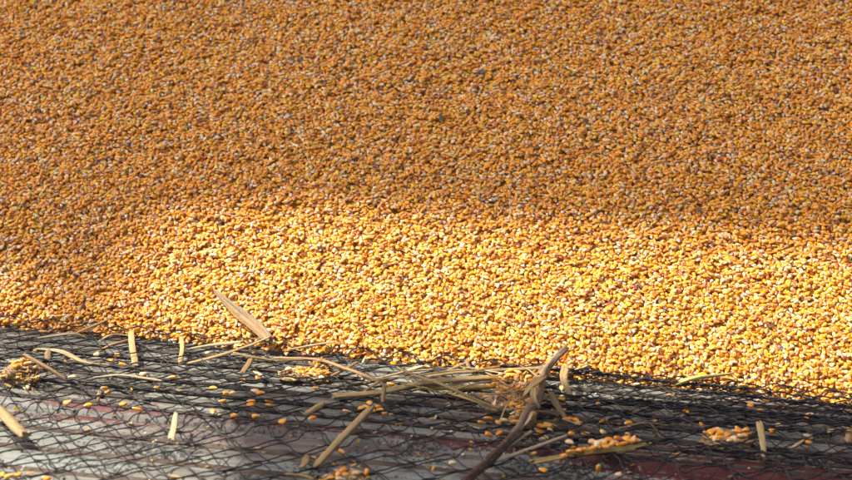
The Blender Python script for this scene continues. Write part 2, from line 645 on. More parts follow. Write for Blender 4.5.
# ------------------------------------------------------------------ tubes
def tube_np(P, r, ns=6, flat=1.0, groove=0.0, up=(0, 0, 1), roll=0.0, cap=True):
    """P (n,3); r (n,) half width; flat = thickness / width; groove bends the section into a channel"""
    P = np.asarray(P, float)
    n = len(P)
    t = np.gradient(P, axis=0)
    t /= np.linalg.norm(t, axis=1)[:, None] + 1e-12
    upv = np.broadcast_to(np.array(up, float), (n, 3))
    side = np.cross(t, upv)
    side /= np.linalg.norm(side, axis=1)[:, None] + 1e-12
    nor = np.cross(side, t)
    rl = np.broadcast_to(np.asarray(roll, float), (n,))
    cr, sr = np.cos(rl)[:, None], np.sin(rl)[:, None]
    side, nor = side * cr + nor * sr, nor * cr - side * sr
    a = 2 * np.pi * (np.arange(ns) + 0.5) / ns
    r = np.broadcast_to(np.asarray(r, float), (n,))
    cx = np.cos(a)[None, :] * r[:, None]
    cz = np.sin(a)[None, :] * r[:, None] * flat + groove * (np.abs(np.cos(a)) ** 1.5)[None, :] * r[:, None]
    V = P[:, None, :] + side[:, None, :] * cx[..., None] + nor[:, None, :] * cz[..., None]
    ids = np.arange(n * ns).reshape(n, ns)
    nx = np.roll(ids, -1, axis=1)
    Q = np.stack([ids[:-1], nx[:-1], nx[1:], ids[1:]], -1).reshape(-1, 4)
    L = np.concatenate([[0], np.cumsum(np.linalg.norm(np.diff(P, axis=0), axis=1))])
    st = np.stack([np.broadcast_to(L[:, None], (n, ns)), np.broadcast_to(np.cos(a) * 0.5, (n, ns)), np.broadcast_to(np.sin(a) * 0.5, (n, ns))], -1)
    V = V.reshape(-1, 3)
    st = st.reshape(-1, 3)
    T = None
    if cap:
        V = np.concatenate([V, V[:ns].mean(0)[None], V[-ns:].mean(0)[None]])
        st = np.concatenate([st, st[:1] * 0, st[-1:]])
        c0, c1 = n * ns, n * ns + 1
        T = np.concatenate([np.stack([np.full(ns, c0), nx[0], ids[0]], -1), np.stack([np.full(ns, c1), ids[-1], nx[-1]], -1)])
    return V, Q, T, st


def resample(pts, n):
    pts = np.asarray(pts, float)
    if len(pts) > 2:                                  # Catmull-Rom
        e = np.concatenate([[2 * pts[0] - pts[1]], pts, [2 * pts[-1] - pts[-2]]])
        out = []
        k = max(6, n // (len(pts) - 1) + 1)
        for i in range(1, len(e) - 2):
            for t in np.linspace(0, 1, k, endpoint=False):
                p0, p1, p2, p3 = e[i - 1], e[i], e[i + 1], e[i + 2]
                out.append(0.5 * (2 * p1 + (p2 - p0) * t + (2 * p0 - 5 * p1 + 4 * p2 - p3) * t * t + (3 * p1 - p0 - 3 * p2 + p3) * t ** 3))
        out.append(pts[-1])
        pts = np.array(out)
    d = np.concatenate([[0], np.cumsum(np.linalg.norm(np.diff(pts, axis=0), axis=1))])
    x = np.linspace(0, d[-1], n)
    return np.stack([np.interp(x, d, pts[:, i]) for i in range(pts.shape[1])], -1)


# ------------------------------------------------------------------ the metal panel
pu_ = np.linspace(-1.05, 1.05, 90)


def sheet(s0, s1, ds, name, parent, thick=0.004, zoff=0.0):
    ss = np.arange(s0, s1 + ds / 2, ds)
    S, U = np.meshgrid(ss, pu_, indexing='ij')
    dent = 0.0012 * smooth_noise(31, 5, 9.0)(U, S)
    Z = panel_z(S) + dent + zoff
    X = OO + U[..., None] * E1 - S[..., None] * E2
    X[..., 2] = Z
    B = X.copy()
    B[..., 2] -= thick
    a, b = Z.shape
    ids = np.arange(a * b).reshape(a, b)
    i2 = ids + a * b
    q = [gridq(ids, False), gridq(i2, True)]
    for e in (lambda m: m[0, :], lambda m: m[-1, :], lambda m: m[:, 0], lambda m: m[:, -1]):
        t_, b_ = e(ids), e(i2)
        q.append(np.stack([t_[:-1], t_[1:], b_[1:], b_[:-1]], -1))
    st = np.stack([U, S, 0 * U], -1).reshape(-1, 3)
    me = mesh_np(name, np.concatenate([X.reshape(-1, 3), B.reshape(-1, 3)]), np.concatenate(q), st=np.concatenate([st, st]), smooth=False)
    return link(name, me, PANEL, parent)


panel = bpy.data.objects.new('metal_panel', None)
col.objects.link(panel)
tag(panel, 'worn pale grey and red painted ribbed metal panel lying under the black netting', 'metal panel')
sheet(-0.06, 0.2815, 0.0015, 'back_sheet', panel)
GAP_DARK = mat_flat('gap_shade_dark', (0.022, 0.018, 0.016), (0.085, 0.060, 0.048), 45.0, 0.7)
for k_, b_ in enumerate(BARS):                       # added dark strips: shade between the ribs put in as colour
    f1, f2, f3 = smooth_noise(700 + k_, 4, 6.0), smooth_noise(720 + k_, 5, 22.0), smooth_noise(740 + k_, 5, 14.0)
    a = np.linspace(-1.05, 1.05, 260)
    P_ = OO + a[:, None] * E1 - (b_ + 0.004 * f1(a, 0) + 0.0012 * f2(a, 0))[:, None] * E2
    P_[:, 2] = 0.0010 + 0.0012 * f3(a, 2)
    wv = 0.0054 + 0.0022 * f3(a, 0) + 0.0012 * f2(a, 3)
    V_, Q_, T_, st_ = tube_np(P_, wv, 10, flat=0.34)
    link('gap_shade_strip', mesh_np('gap_shade_strip', V_, Q_, T_, st=st_), GAP_DARK, panel)
lip_o = sheet(0.2825, 0.3160, 0.0015, 'raised_lip', panel)
sheet(0.3165, 0.86, 0.004, 'front_sheet', panel)

CREASE = mat_flat('crease_brown', (0.060, 0.040, 0.028), (0.15, 0.105, 0.075), 40.0, 0.8)
for k_, b_ in enumerate([0.350, 0.412, 0.474, 0.535]):  # added strips along the troughs: brown banding plus crease shade in the colour
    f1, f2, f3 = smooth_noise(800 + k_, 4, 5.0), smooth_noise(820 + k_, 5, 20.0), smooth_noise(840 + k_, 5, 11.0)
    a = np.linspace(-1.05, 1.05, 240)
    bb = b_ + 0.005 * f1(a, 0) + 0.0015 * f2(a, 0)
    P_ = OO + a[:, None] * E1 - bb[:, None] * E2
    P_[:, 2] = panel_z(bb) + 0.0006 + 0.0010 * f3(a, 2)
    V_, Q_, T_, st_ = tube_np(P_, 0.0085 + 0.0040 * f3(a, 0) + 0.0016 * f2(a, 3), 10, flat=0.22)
    link('crease_strip', mesh_np('crease_strip', V_, Q_, T_, st=st_), CREASE, panel)

# ground
gm = mesh_np('ground', np.array([(-60, -60, -.034), (60, -60, -.034), (60, 60, -.034), (-60, 60, -.034)]), [(0, 1, 2, 3)])
tag(link('ground', gm, GROUND), kind='structure')


# ------------------------------------------------------------------ netting
NV, NQ, NT_, NST = [], [], [], []
nbase = 0


def add_tube(P, r, ns=6, **kw):
    global nbase
    V, Q, T, st = tube_np(P, r, ns, **kw)
    NV.append(V); NQ.append(Q + nbase); NST.append(st)
    if T is not None:
        NT_.append(T + nbase)
    nbase += len(V)


def lay(b0, b1, W, q, tw, seed, lift, fold, amp_b, amp_a, u0=-0.95, u1=0.95, gather=0.0, cmp_=1.0):
    """one layer of hexagonal wire netting draped on the panel"""
    na = smooth_noise(seed, 6, 9.0)
    nb = smooth_noise(seed + 1, 6, 6.0, (0.8, 1.6))
    nz = smooth_noise(seed + 2, 7, 30.0, (0.5, 1.0))
    nl = smooth_noise(seed + 3, 6, 70.0)
    ng = smooth_noise(seed + 4, 4, 5.0)
    Hh = 2 * q + tw
    rows = int((b1 - b0) / (Hh * cmp_))
    per = 14
    a = np.arange(u0, u1, W / per)
    for r in range(rows):
        x = (a / W + (0.5 if r % 2 else 0.0)) % 1.0
        tri = np.abs(2 * x - 1) * 2 - 1               # -1..1
        wave = np.clip(tri * 1.30, -1, 1)
        wave = np.sin(wave * np.pi / 2) * 0.35 + wave * 0.65
        aa = a + amp_a * na(a * 1.0, r * 0.5) + 0.0035 * nl(a, r * 7.0)
        bb = b0 + cmp_ * (r * Hh + wave * (q + 0.0006)) + amp_b * nb(aa, r * Hh) + 0.003 * nl(a + 5, r * 3.0)
        g = gather * np.clip((aa + 0.10) / 0.30, 0.12, 1)
        p = 0.062
        bb = bb - g * p / (2 * np.pi) * np.sin(2 * np.pi * (bb / p + 0.35 * ng(aa, bb)))
        bb = np.where(bb < 0, bb * 0.3, bb)
        z = env_z(np.clip(bb, 0.0, 1)) + lift + fold * np.clip(bb / 0.06, 0.12, 1) * (0.5 + 0.5 * nz(aa, bb)) ** 1.6
        z = z + np.where(bb < 0.0, -bb * math.tan(SLOPE) + 0.007, 0.0)
        # a broken, ragged top row
        P = OO + aa[:, None] * E1 - bb[:, None] * E2
        P[:, 2] = z
        rad = 0.00078 + 0.00036 * (np.abs(tri) > 0.78) + 0.00012 * nl(a, r)
        P[:, 2] += 0.0009 * np.where(np.abs(tri) > 0.78, np.sin(a * 2200), 0)
        add_tube(P, rad, 6)


lay(-0.014, 0.72, 0.060, 0.0135, 0.005, 201, 0.0012, 0.009, 0.010, 0.008, gather=0.22)
lay(0.000, 0.33, 0.056, 0.0150, 0.006, 231, 0.0030, 0.013, 0.014, 0.012, gather=0.55, cmp_=0.95)
lay(0.290, 0.70, 0.066, 0.0150, 0.006, 261, 0.0020, 0.010, 0.030, 0.014, gather=0.5, cmp_=1.0)
lay(0.005, 0.40, 0.062, 0.0160, 0.007, 291, 0.0050, 0.016, 0.016, 0.010, u0=0.22, gather=0.50, cmp_=1.10)
# selvedge wires and gathered strands running along the folds
for k_ in range(15):
    g = np.random.default_rng(900 + k_)
    u_a = g.uniform(-0.9, 0.5) if k_ < 5 else g.uniform(0.02, 0.35)
    L_ = g.uniform(0.25, 0.7)
    a = np.linspace(u_a, u_a + L_, 70)
    b_c = g.uniform(0.0, 0.29) if k_ < 18 else g.uniform(0.02, 0.36)
    f = smooth_noise(950 + k_, 4, 9.0)
    f2 = smooth_noise(980 + k_, 4, 26.0)
    for s_ in range(1 if k_ < 11 else 2):
        bb = b_c + 0.006 * f(a, 0) + 0.0006 * np.sin(a * 160 + s_ * np.pi)
        P = OO + a[:, None] * E1 - bb[:, None] * E2
        P[:, 2] = env_z(np.clip(bb, 0, 1)) + 0.004 + 0.008 * (0.5 + 0.5 * f2(a, 1)) + 0.0016 * np.cos(a * 260 + s_ * np.pi)
        P[:, 2] += np.where(bb < 0, -bb * 0.5 + 0.006, 0)
        add_tube(P, g.uniform(0.0010, 0.0016), 6)
net = link('wire_netting', mesh_np('wire_netting', np.concatenate(NV), np.concatenate(NQ), np.concatenate(NT_), st=np.concatenate(NST)), WIRE)
tag(net, 'black hexagonal wire netting lying in folds over the metal panel', 'wire netting')


# ------------------------------------------------------------------ straws, stalks and leaves
def straw(name, label, cat, pts, w, mat, flat=0.55, groove=0.0, taper=(0.85, 0.85), lift=0.006, face=False, group=None, roll=0.0, node=(), seed=0, wob=0.10, n=40, ragged=True, split=0.0):
    """pts: photograph points (x, y[, lift in m]); w: width in photograph pixels"""
    g = np.random.default_rng(int(abs(pts[0][0]) * 7 + abs(pts[0][1]) * 13) + seed)
    W = []
    for p in pts:
        W.append(on_net(p[0], p[1], p[2] if len(p) > 2 else lift))
    P = resample(np.array(W), n)
    d = np.array([(Vector(p) - CAM).length for p in P])
    t = np.linspace(0, 1, n)
    half = w * 0.44 * d / F_PX
    env = np.interp(t, [0, 0.12, 0.5, 0.88, 1], [taper[0] * 0.92, taper[0] * 0.5 + 0.5, 1, taper[1] * 0.5 + 0.5, taper[1] * 0.92])
    f = smooth_noise(int(g.integers(1e6)), 4, 8.0)
    r = half * env * (1 + wob * f(t, 0))
    for nd in node:
        r = r * (1 + 0.28 * np.exp(-((t - nd) / 0.012) ** 2))
    L = np.linalg.norm(P[-1] - P[0])
    f3 = smooth_noise(int(g.integers(1e6)), 3, 4.0)
    P[:, 2] += 0.014 * L * f3(t, 1)
    P[:, 0] += 0.022 * L * f3(t + 3, 2)
    ns = 14
    V, Q, T, st = tube_np(P, r, ns, flat=flat, groove=groove, roll=roll + 0.25 * f3(t, 5),
                          up=tuple((CAM - Vector(P.mean(0))).normalized()) if face else (0, 0, 1))
    fib = 1 + 0.16 * g.normal(size=(1, ns)) + 0.05 * g.normal(size=(n, ns))      # ribs and fibres along the straw
    M_ = V[:n * ns].reshape(n, ns, 3)
    M_[:] = P[:, None, :] + (M_ - P[:, None, :]) * np.clip(fib, 0.6, 1.45)[..., None]
    if ragged:                                        # torn ends
        ax = (P[1] - P[0]) / np.linalg.norm(P[1] - P[0])
        V[:ns] -= ax * (g.uniform(-0.6, 1.0, ns) * half[0] * 1.7)[:, None]
        ax = (P[-1] - P[-2]) / np.linalg.norm(P[-1] - P[-2])
        V[(n - 1) * ns:n * ns] += ax * (g.uniform(-0.6, 1.0, ns) * half[-1] * 1.7)[:, None]
    c = Vector(P.mean(0))
    o = link(name, mesh_np(name, V - np.array(c), Q, T, st=st), mat)
    o.location = c
    tag(o, label, cat, group)
    return o


S = straw
lf = S('dry_leaf', 'broad folded dry leaf lying on the sunlit corn at the heap edge', 'leaf', [(213, 288, .004), (238, 312, .006), (256, 328, .009), (270, 343, .012)], 10, TAN, .14, .75, (.12, .75), roll=0.25, face=True)
fold = S('leaf_fold', None, None, [(215, 289, .006), (243, 311, .010), (261, 327, .014), (273, 342, .016)], 4.5, GREY, .3, .2, (.15, .8), face=True)
del_loc = fold.location - lf.location
fold.parent = lf
fold.location = del_loc
S('straw', 'thin pale straw leaning up onto the corn near the left corner', 'straw', [(68, 336), (90, 327, .01), (114, 316, .012)], 3.6, STRAW, taper=(1, .6))
S('dry_leaf', 'grey flattened leaf strip lying along the foot of the heap at far left', 'leaf', [(18, 342), (50, 337, .012), (72, 334, .016), (86, 338, .01)], 8, GREY, .16, .4, (.3, .5))
S('husk_strip', 'bleached folded husk strip pointing at the left upright stub', 'husk', [(98, 342), (112, 335, .014), (131, 336, .01)], 5, PALE, .22, .4, (.4, .7))
S('straw', 'brown straw half under the bleached husk strip near the left upright stub', 'straw', [(97, 352), (112, 345), (131, 340)], 5, TAN, taper=(.5, .8))
S('straw', 'pale split straw right of the brown clod, bent upward in its middle', 'straw', [(34, 349, .008), (58, 352, .014), (74, 359, .01)], 7, PALE, .3, .3, (.35, .9))
S('straw', 'pale straw end lying below the split straw, beside three kernels', 'straw', [(68, 354, .012), (84, 362, .01), (109, 365, .006)], 6, STRAW, .35, .3, (.6, .5))
S('straw', 'straight tan straw leaning on the brown clod at the left', 'straw', [(25, 354, .026), (44, 366, .018), (66, 379, .006)], 5.6, TAN, .6)
S('stubble', 'stubby tan bit standing behind the pale split straw', 'stub', [(48, 362, .004), (48, 351, .014)], 7, TAN, .4)
S('stubble', 'tiny tan bit poking through the netting beside the split straw', 'stub', [(66, 363, .004), (67, 354, .010)], 4, TAN, .4)
S('stubble', 'broad upright tan stub at the heap foot, the wider of the left pair', 'stub', [(135, 367, .004), (132, 332, .022)], 6.2, STRAW, .3, taper=(1, 1), wob=.05)
S('stubble', 'narrow upright tan stub at the heap foot, right of the broad one', 'stub', [(182, 365, .004), (181, 337, .020)], 5.5, STRAW, .4, taper=(1, 1), wob=.05)
S('straw', 'thin pale straw lying level below the broad upright stub', 'straw', [(95, 377), (125, 376, .01), (162, 381)], 4.6, PALE, .4, .2, (.5, .8))
S('straw', 'bright pale straw lying level between the narrow stub and the folded leaf', 'straw', [(190, 349, .008), (212, 345, .012), (242, 342, .012)], 4.6, PALE, .6)
S('straw', 'long tan straw running up to the foot of the folded leaf', 'straw', [(187, 363, .006), (225, 354, .012), (250, 347, .016), (272, 338, .016)], 5.5, STRAW, .5, node=(.62,))
S('straw', 'short bright yellow straw crossing below the long tan one', 'straw', [(234, 353, .016), (252, 357, .013), (271, 361, .008)], 5.4, STRAW, .55)
S('stubble', 'short tan stub hanging below the bright yellow straw', 'stub', [(251, 358, .012), (248, 366, .008), (243, 373, .004)], 8, TAN, .4, taper=(.8, 1))
S('husk_strip', 'small pale husk flake lying above a kernel, below the yellow straw', 'husk', [(256, 372), (264, 376)], 7, PALE, .3)
S('straw', 'flat straw lying along the heap edge right of the folded leaf', 'straw', [(284, 350, .006), (310, 346, .010), (338, 342, .012)], 5, STRAW, .35, taper=(.6, .4))
S('straw', 'long bent tan straw arching over the middle kernel clump', 'straw', [(275, 357, .010), (318, 358, .018), (350, 368, .020), (372, 377, .018), (391, 388, .010)], 6, TAN, .5, node=(.35,))
S('straw', 'level tan straw lying over the start of the bent straw', 'straw', [(274, 361, .008), (300, 360, .012), (330, 361, .010)], 3.6, TAN, .5)
S('straw', 'thin tan straw propped against the bent straw from below', 'straw', [(332, 376, .008), (346, 369, .012), (358, 362, .014)], 4.2, TAN, .6)
S('straw', 'short slanting stick alone on the shaded netting left of the long tilted one', 'straw', [(305, 414, .006), (324, 403, .010)], 6.2, STRAW, .45)
S('stalk', 'straight tilted tan stalk with a joint, pointing down to the bottom edge', 'stalk', [(318, 466, .006), (345, 436, .014), (372, 408, .020)], 8.2, STRAW, .5, node=(.52,), taper=(.95, .8), wob=.04)
S('stalk', 'long thick corn stalk lying level towards the bark stick', 'stalk', [(334, 394, .012), (380, 391, .016), (422, 383, .020), (500, 376, .018)], 9.5, STRAW, .6, node=(.3, .62), wob=.05)
S('stalk', 'second stalk lying level in front of the thick one, ending in the chaff', 'stalk', [(420, 388, .012), (470, 387, .014), (520, 385, .014)], 7.5, YELL, .6, node=(.5,), wob=.05)
S('stalk', 'pale stalk half behind the thick one reaching the bark stick', 'stalk', [(428, 377, .010), (490, 371, .014), (556, 369, .010)], 7, STRAW, .5, wob=.05)
S('straw', 'thin straight stick crossing over both level stalks', 'straw', [(396, 368, .028), (450, 388, .028), (502, 409, .012)], 5.0, STRAW, .55, taper=(.6, .9), wob=.04)
S('straw', 'thin yellow straw below the crossing stick', 'straw', [(444, 392, .010), (488, 405, .008)], 3.4, YELL, .6)
S('straw', 'pale straw behind the crossing stick at the heap foot', 'straw', [(378, 378, .008), (405, 372, .012), (432, 369, .010)], 4.2, STRAW, .5)
S('stubble', 'short stub crossing the left end of the thick stalk', 'stub', [(383, 402, .008), (384, 386, .024)], 4.6, TAN, .5)
S('straw', 'small stick leaning across the left end of the thick stalk', 'straw', [(364, 392, .014), (378, 382, .022), (384, 377, .022)], 4.4, STRAW, .5)
S('husk_strip', 'pale crumpled husk flake at the heap foot behind the crossing stick', 'husk', [(409, 370, .006), (424, 366, .012)], 9, PALE, .35, taper=(.7, .4))
S('straw', 'short tan straw standing out above the thick stalk', 'straw', [(446, 371, .010), (468, 362, .016)], 4.2, STRAW, .5)
S('stubble', 'little tan bit leaning on the short straw above the thick stalk', 'stub', [(467, 361, .018), (470, 370, .008)], 4.5, TAN, .4)
S('straw', 'short pale straw beside the heap at the left of the crossing stick', 'straw', [(362, 363, .008), (366, 356, .014)], 2.6, PALE, .6)
# the bark-covered stick
bk = S('bark_stick', 'brown bark-covered stick leaning up from the bottom edge to the heap', 'stick', [(462, 484, .012), (487, 456, .016), (511, 428, .022), (523, 408, .028), (535, 396, .030), (551, 371, .034), (573, 349, .034)], 8.8, BARK, .95, 0, (1.15, .8), n=110, wob=.16, node=(.18, .33, .47, .58, .74, .88))
S('husk_strip', 'curled tan husk strip hanging over the middle of the bark stick', 'husk', [(541, 375, .042), (533, 384, .046), (531, 398, .042), (536, 410, .030), (530, 424, .012)], 7, STRAW, .2, .5, (.6, .5))
S('husk_strip', 'broad husk wrapped round the bark stick just below its grey end', 'husk', [(545, 376, .040), (538, 384, .046), (531, 390, .044), (526, 397, .036)], 12, STRAW, .25, .5, (.5, .7))
S('husk_strip', 'upright pale husk strip standing right of the bark stick', 'husk', [(566, 367, .030), (565, 380, .020), (571, 396, .006)], 8.5, STRAW, .25, .3, (.9, .9), wob=.05)
S('husk_strip', 'tan husk strip sloping down right from the bark stick', 'husk', [(549, 392, .022), (556, 403, .016), (565, 419, .005)], 8.5, TAN, .25, .4, (.7, .5))
S('straw', 'short pale stub lying by the heap behind the upright husk strip', 'straw', [(568, 373, .008), (588, 366, .012)], 5.5, PALE, .5)
S('straw', 'pale straw running from the chaff to the bark stick, short and level', 'straw', [(536, 400, .016), (556, 396, .016)], 5, PALE, .5)
S('straw', 'curved brown straw lying below the chaff clump', 'straw', [(535, 411, .008), (548, 412, .01), (558, 416, .006)], 3, TAN, .6)
S('straw', 'thin dry blade trailing right from the row of four kernels', 'straw', [(564, 420, .008), (580, 424, .012), (592, 428, .006)], 2.6, GREY, .3)
S('straw', 'longer pale stick lying at the foot of the bark stick', 'straw', [(489, 464, .008), (525, 451, .012), (566, 435, .012)], 6, PALE, .55, taper=(.9, .6))
S('straw', 'shorter pale stick beside the bark stick, above the longer one', 'straw', [(487, 463, .012), (510, 447, .014), (532, 432, .012)], 4.4, PALE, .55)
S('stalk', 'yellow open stalk shell holding a row of kernels', 'stalk', [(534, 463, .006), (575, 457, .010), (610, 450, .012), (643, 444, .012)], 9, YELL, .3, .7, (.8, .3), roll=-0.5)
S('stalk', 'yellow green stalk piece at the heap edge near the right', 'stalk', [(677, 384, .008), (700, 378, .014), (730, 374, .014)], 9, mat_straw('green_stalk', (0.410, 0.328, 0.079), (0.492, 0.406, 0.119), (0.328, 0.234, 0.059)), .5, .2, (.9, .4), wob=.05)
S('stubble', 'upright tan stub standing alone on the dark netting at right', 'stub', [(759, 423, .026), (762, 440, .016), (764, 459, .004)], 7, STRAW, .4, 0, (1.1, .6))
S('straw', 'thin arching pale blade on the dark netting right of centre', 'straw', [(608, 431, .004), (628, 425, .014), (645, 422, .016), (668, 425, .006)], 2.4, STRAW, .3)
S('straw', 'thin dry blade drooping from the arching pale blade', 'straw', [(650, 423, .014), (657, 430, .008), (660, 437, .004)], 2.0, STRAW, .3)
S('straw', 'thin curled blade lying beside the right end of the yellow stalk shell', 'straw', [(604, 451, .008), (630, 449, .010), (646, 443, .008)], 2.6, STRAW, .3)
S('husk_strip', 'small spoon-shaped pale flake on the dark netting at right', 'husk', [(790, 450, .006), (797, 445, .008), (804, 440, .006)], 5, PALE, .3, taper=(1.2, .4))
S('stubble', 'tan stub cut by the right edge of the picture', 'stub', [(849, 442, .004), (850, 430, .012)], 7, TAN, .5)
S('stalk', 'thick broken stalk reaching in from the left edge', 'stalk', [(-14, 402, .016), (6, 419, .018), (27, 437, .012)], 12.5, STRAW, .75, 0, (1, .9), wob=.06)
S('husk_strip', 'upright pale husk flake on the reddish lip at left', 'husk', [(176, 414, .020), (174, 426, .012), (171, 440, .004)], 6.5, PALE, .25, .3, (.7, 1.2))
S('husk_strip', 'husk bit lying at the bottom edge left of the kernel clump', 'husk', [(287, 474, .005), (300, 475, .008), (313, 479, .005)], 6.5, STRAW, .35, .2)
S('husk_strip', 'brown husk piece under the tilted stalk near the bottom edge', 'husk', [(300, 468, .006), (305, 462, .010), (306, 456, .006)], 8, TAN, .4, .2, (.8, .4))
S('husk_strip', 'yellow leaf bit below the brown clod at the far left', 'husk', [(5, 384, .006), (13, 388, .006)], 4.5, YELL, .3)
S('husk_strip', 'small pale flake standing on the wire below two kernels at left', 'husk', [(99, 394, .012), (97, 402, .004)], 6, STRAW, .4)
S('husk_strip', 'flake of husk lying below the narrow upright stub', 'husk', [(175, 390, .006), (187, 391, .006)], 3.6, STRAW, .4)
S('husk_strip', 'yellow flake lying near the bottom edge left of centre', 'husk', [(170, 475, .004), (182, 478, .004)], 5, YELL, .3)


tangle = [((392, 379), (468, 370), 4.2, PALE, 'long pale straw lying level above the left half of the thick stalk'),
          ((440, 396), (512, 378), 3.4, STRAW, 'straw rising gently to the right across the second stalk'),
          ((402, 384), (452, 398), 3.0, STRAW, 'straw sloping down right from the thick stalk to the dark netting'),
          ((468, 394), (530, 389), 3.6, PALE, 'pale level straw below the second stalk at the chaff mound'),
          ((352, 383), (404, 376), 3.4, STRAW, 'straw lying level above the left end of the thick stalk'),
          ((452, 366), (512, 374), 3.4, PALE, 'pale straw at the heap foot sloping down right to the chaff mound'),
          ((486, 372), (520, 392), 3.2, PALE, 'thin pale straw slanting down into the chaff mound from the thick stalk'),
          ((498, 398), (533, 380), 3.0, TAN, 'thin brown straw rising across the chaff mound towards the bark stick'),
          ((520, 366), (547, 384), 3.4, STRAW, 'thin straw slanting behind the upper half of the bark stick'),
          ((508, 410), (546, 402), 3.0, STRAW, 'thin straw level across the bark stick below the wrapped husk'),
          ((546, 362), (528, 388), 3.4, TAN, 'splintered strip running along the left side of the grey stick end'),
          ((494, 384), (530, 405), 2.6, TAN, 'fine brown straw sloping over the chaff mound to the bark stick'),
          ((500, 424), (512, 396), 2.6, STRAW, 'fine straw standing at the left side of the lower chaff lump'),
          ((556, 384), (583, 395), 3.0, STRAW, 'thin straw sloping down right below the upright husk strip'),
          ((470, 372), (500, 366), 3.0, TAN, 'thin brown straw at the heap foot above the thick stalk'),
          ((534, 408), (520, 430), 3.2, PALE, 'pale fibre hanging down along the lower bark stick')]
for k_, (pa, pb, w_, m_, lab) in enumerate(tangle):
    mx, my = (pa[0] + pb[0]) / 2 + random.uniform(-2, 2), (pa[1] + pb[1]) / 2 + random.uniform(-3, 3)
    S('straw', lab, 'straw', [(pa[0], pa[1], .020), (mx, my, .030), (pb[0], pb[1], .020)], w_, m_, .4, .3, (.4, .7), seed=k_)

# ------------------------------------------------------------------ clods
from mathutils.bvhtree import BVHTree
CLODS = []

def clod(name, label, cx, cy, wpx, hpx, seed, hgt=0.5, mat=CLOD, crumbs=True):
    c = on_net(cx, cy + hpx * 0.3, 0.002)
    d = (c - CAM).length / F_PX
    n1, n2 = 64, 30
    th, ph = np.meshgrid(np.linspace(0, 2 * np.pi, n1, endpoint=False), np.linspace(0.05, np.pi * 0.62, n2), indexing='ij')
    X = np.stack([np.cos(th) * np.sin(ph), np.sin(th) * np.sin(ph), np.cos(ph)], -1)
    g = np.random.default_rng(seed)
    rr = np.ones(th.shape)
    for _ in range(40):
        f_ = g.choice([2.0, 5, 11, 19])
        k = g.normal(size=3) * f_
        rr += 0.16 / (1 + f_ * 0.45) * np.sin(X @ k + g.uniform(0, 6))
    rr += g.normal(size=rr.shape) * 0.045
    X = X * rr[..., None] * np.array((wpx * 0.5 * d, wpx * 0.42 * d, hpx * hgt * d))
    ids = np.arange(n1 * n2).reshape(n1, n2)
    nx = np.roll(ids, -1, axis=0)
    Q = np.stack([ids[:, :-1], ids[:, 1:], nx[:, 1:], nx[:, :-1]], -1).reshape(-1, 4)
    V = X.reshape(-1, 3)
    V = np.concatenate([V, V.reshape(n1, n2, 3)[:, 0].mean(0)[None], V.reshape(n1, n2, 3)[:, -1].mean(0)[None]])
    T = np.concatenate([np.stack([ids[:, 0], nx[:, 0], np.full(n1, n1 * n2)], -1)[:, [0, 1, 2]], np.stack([ids[:, -1], nx[:, -1], np.full(n1, n1 * n2 + 1)], -1)[:, ::-1]])
    o = link(name, mesh_np(name, V, Q, T), mat)
    o.location = c
    tag(o, label, 'clod')
    CLODS.append(BVHTree.FromPolygons([Vector(v) + c for v in V.tolist()], [tuple(q) for q in Q.tolist()]))
    return o


def on_clod(px, py):
    d = ray(px, py)
    best = None
    for b in CLODS:
        h = b.ray_cast(CAM, d)
        if h[0] is not None and (best is None or h[3] < best[3]):
            best = h
    if best is None:
        return None
    n = best[1] if best[1].dot(d) < 0 else -best[1]
    return best[0], n


clod('chaff_clod', 'brown clod of caked chaff topped with kernels at the far left', 22, 372, 44, 26, 1, 0.62)
clod('chaff_clod', 'small grey brown clod in the kernel clump under the bent straw', 322, 366, 17, 15, 2, 0.7)
clod('chaff_clod', 'tan mound of chaff and husk around the bark stick', 516, 396, 50, 30, 3, 0.45)
clod('chaff_clod', 'chaff lump below the tan mound, against the bark stick', 521, 416, 26, 22, 4, 0.5)
clod('chaff_clod', 'crumbly brown lump under the kernels at the bottom edge', 345, 476, 36, 14, 5, 0.6)
clod('chaff_clod', 'flat crumbly lump under the kernel patch on the right netting', 728, 438, 46, 15, 6, 0.45)
clod('chaff_clod', 'flat crumbly lump under the kernel clump below the bent straw', 306, 374, 40, 9, 7, 0.5)


# ------------------------------------------------------------------ loose kernels
def loose(px, py, label, group=None, pale=False, lift=0.0062, upright=False, sc=1.34, tilt=None):
    p = on_net(px, py, lift)
    hit = on_clod(px, py)
    if hit:
        p = hit[0] + hit[1] * 0.0012
    if upright:
        r = np.array(Matrix.Rotation(random.uniform(-.3, .3), 3, 'Y') @ Matrix.Rotation(R(-90), 3, 'Y'))
        r = np.array(Matrix.Rotation(random.uniform(-.5, .5), 3, 'Z')) @ r
        p = p + Vector((0, 0, 0.003))
    else:
        t = random.gauss(0, 0.28) if tilt is None else tilt
        r = rot_from(random.uniform(0, 6.28), t, random.uniform(0, 6.28), random.random() < 0.5)
    return put_kernel(p, r, label, group, pale, sc * random.uniform(.94, 1.06))


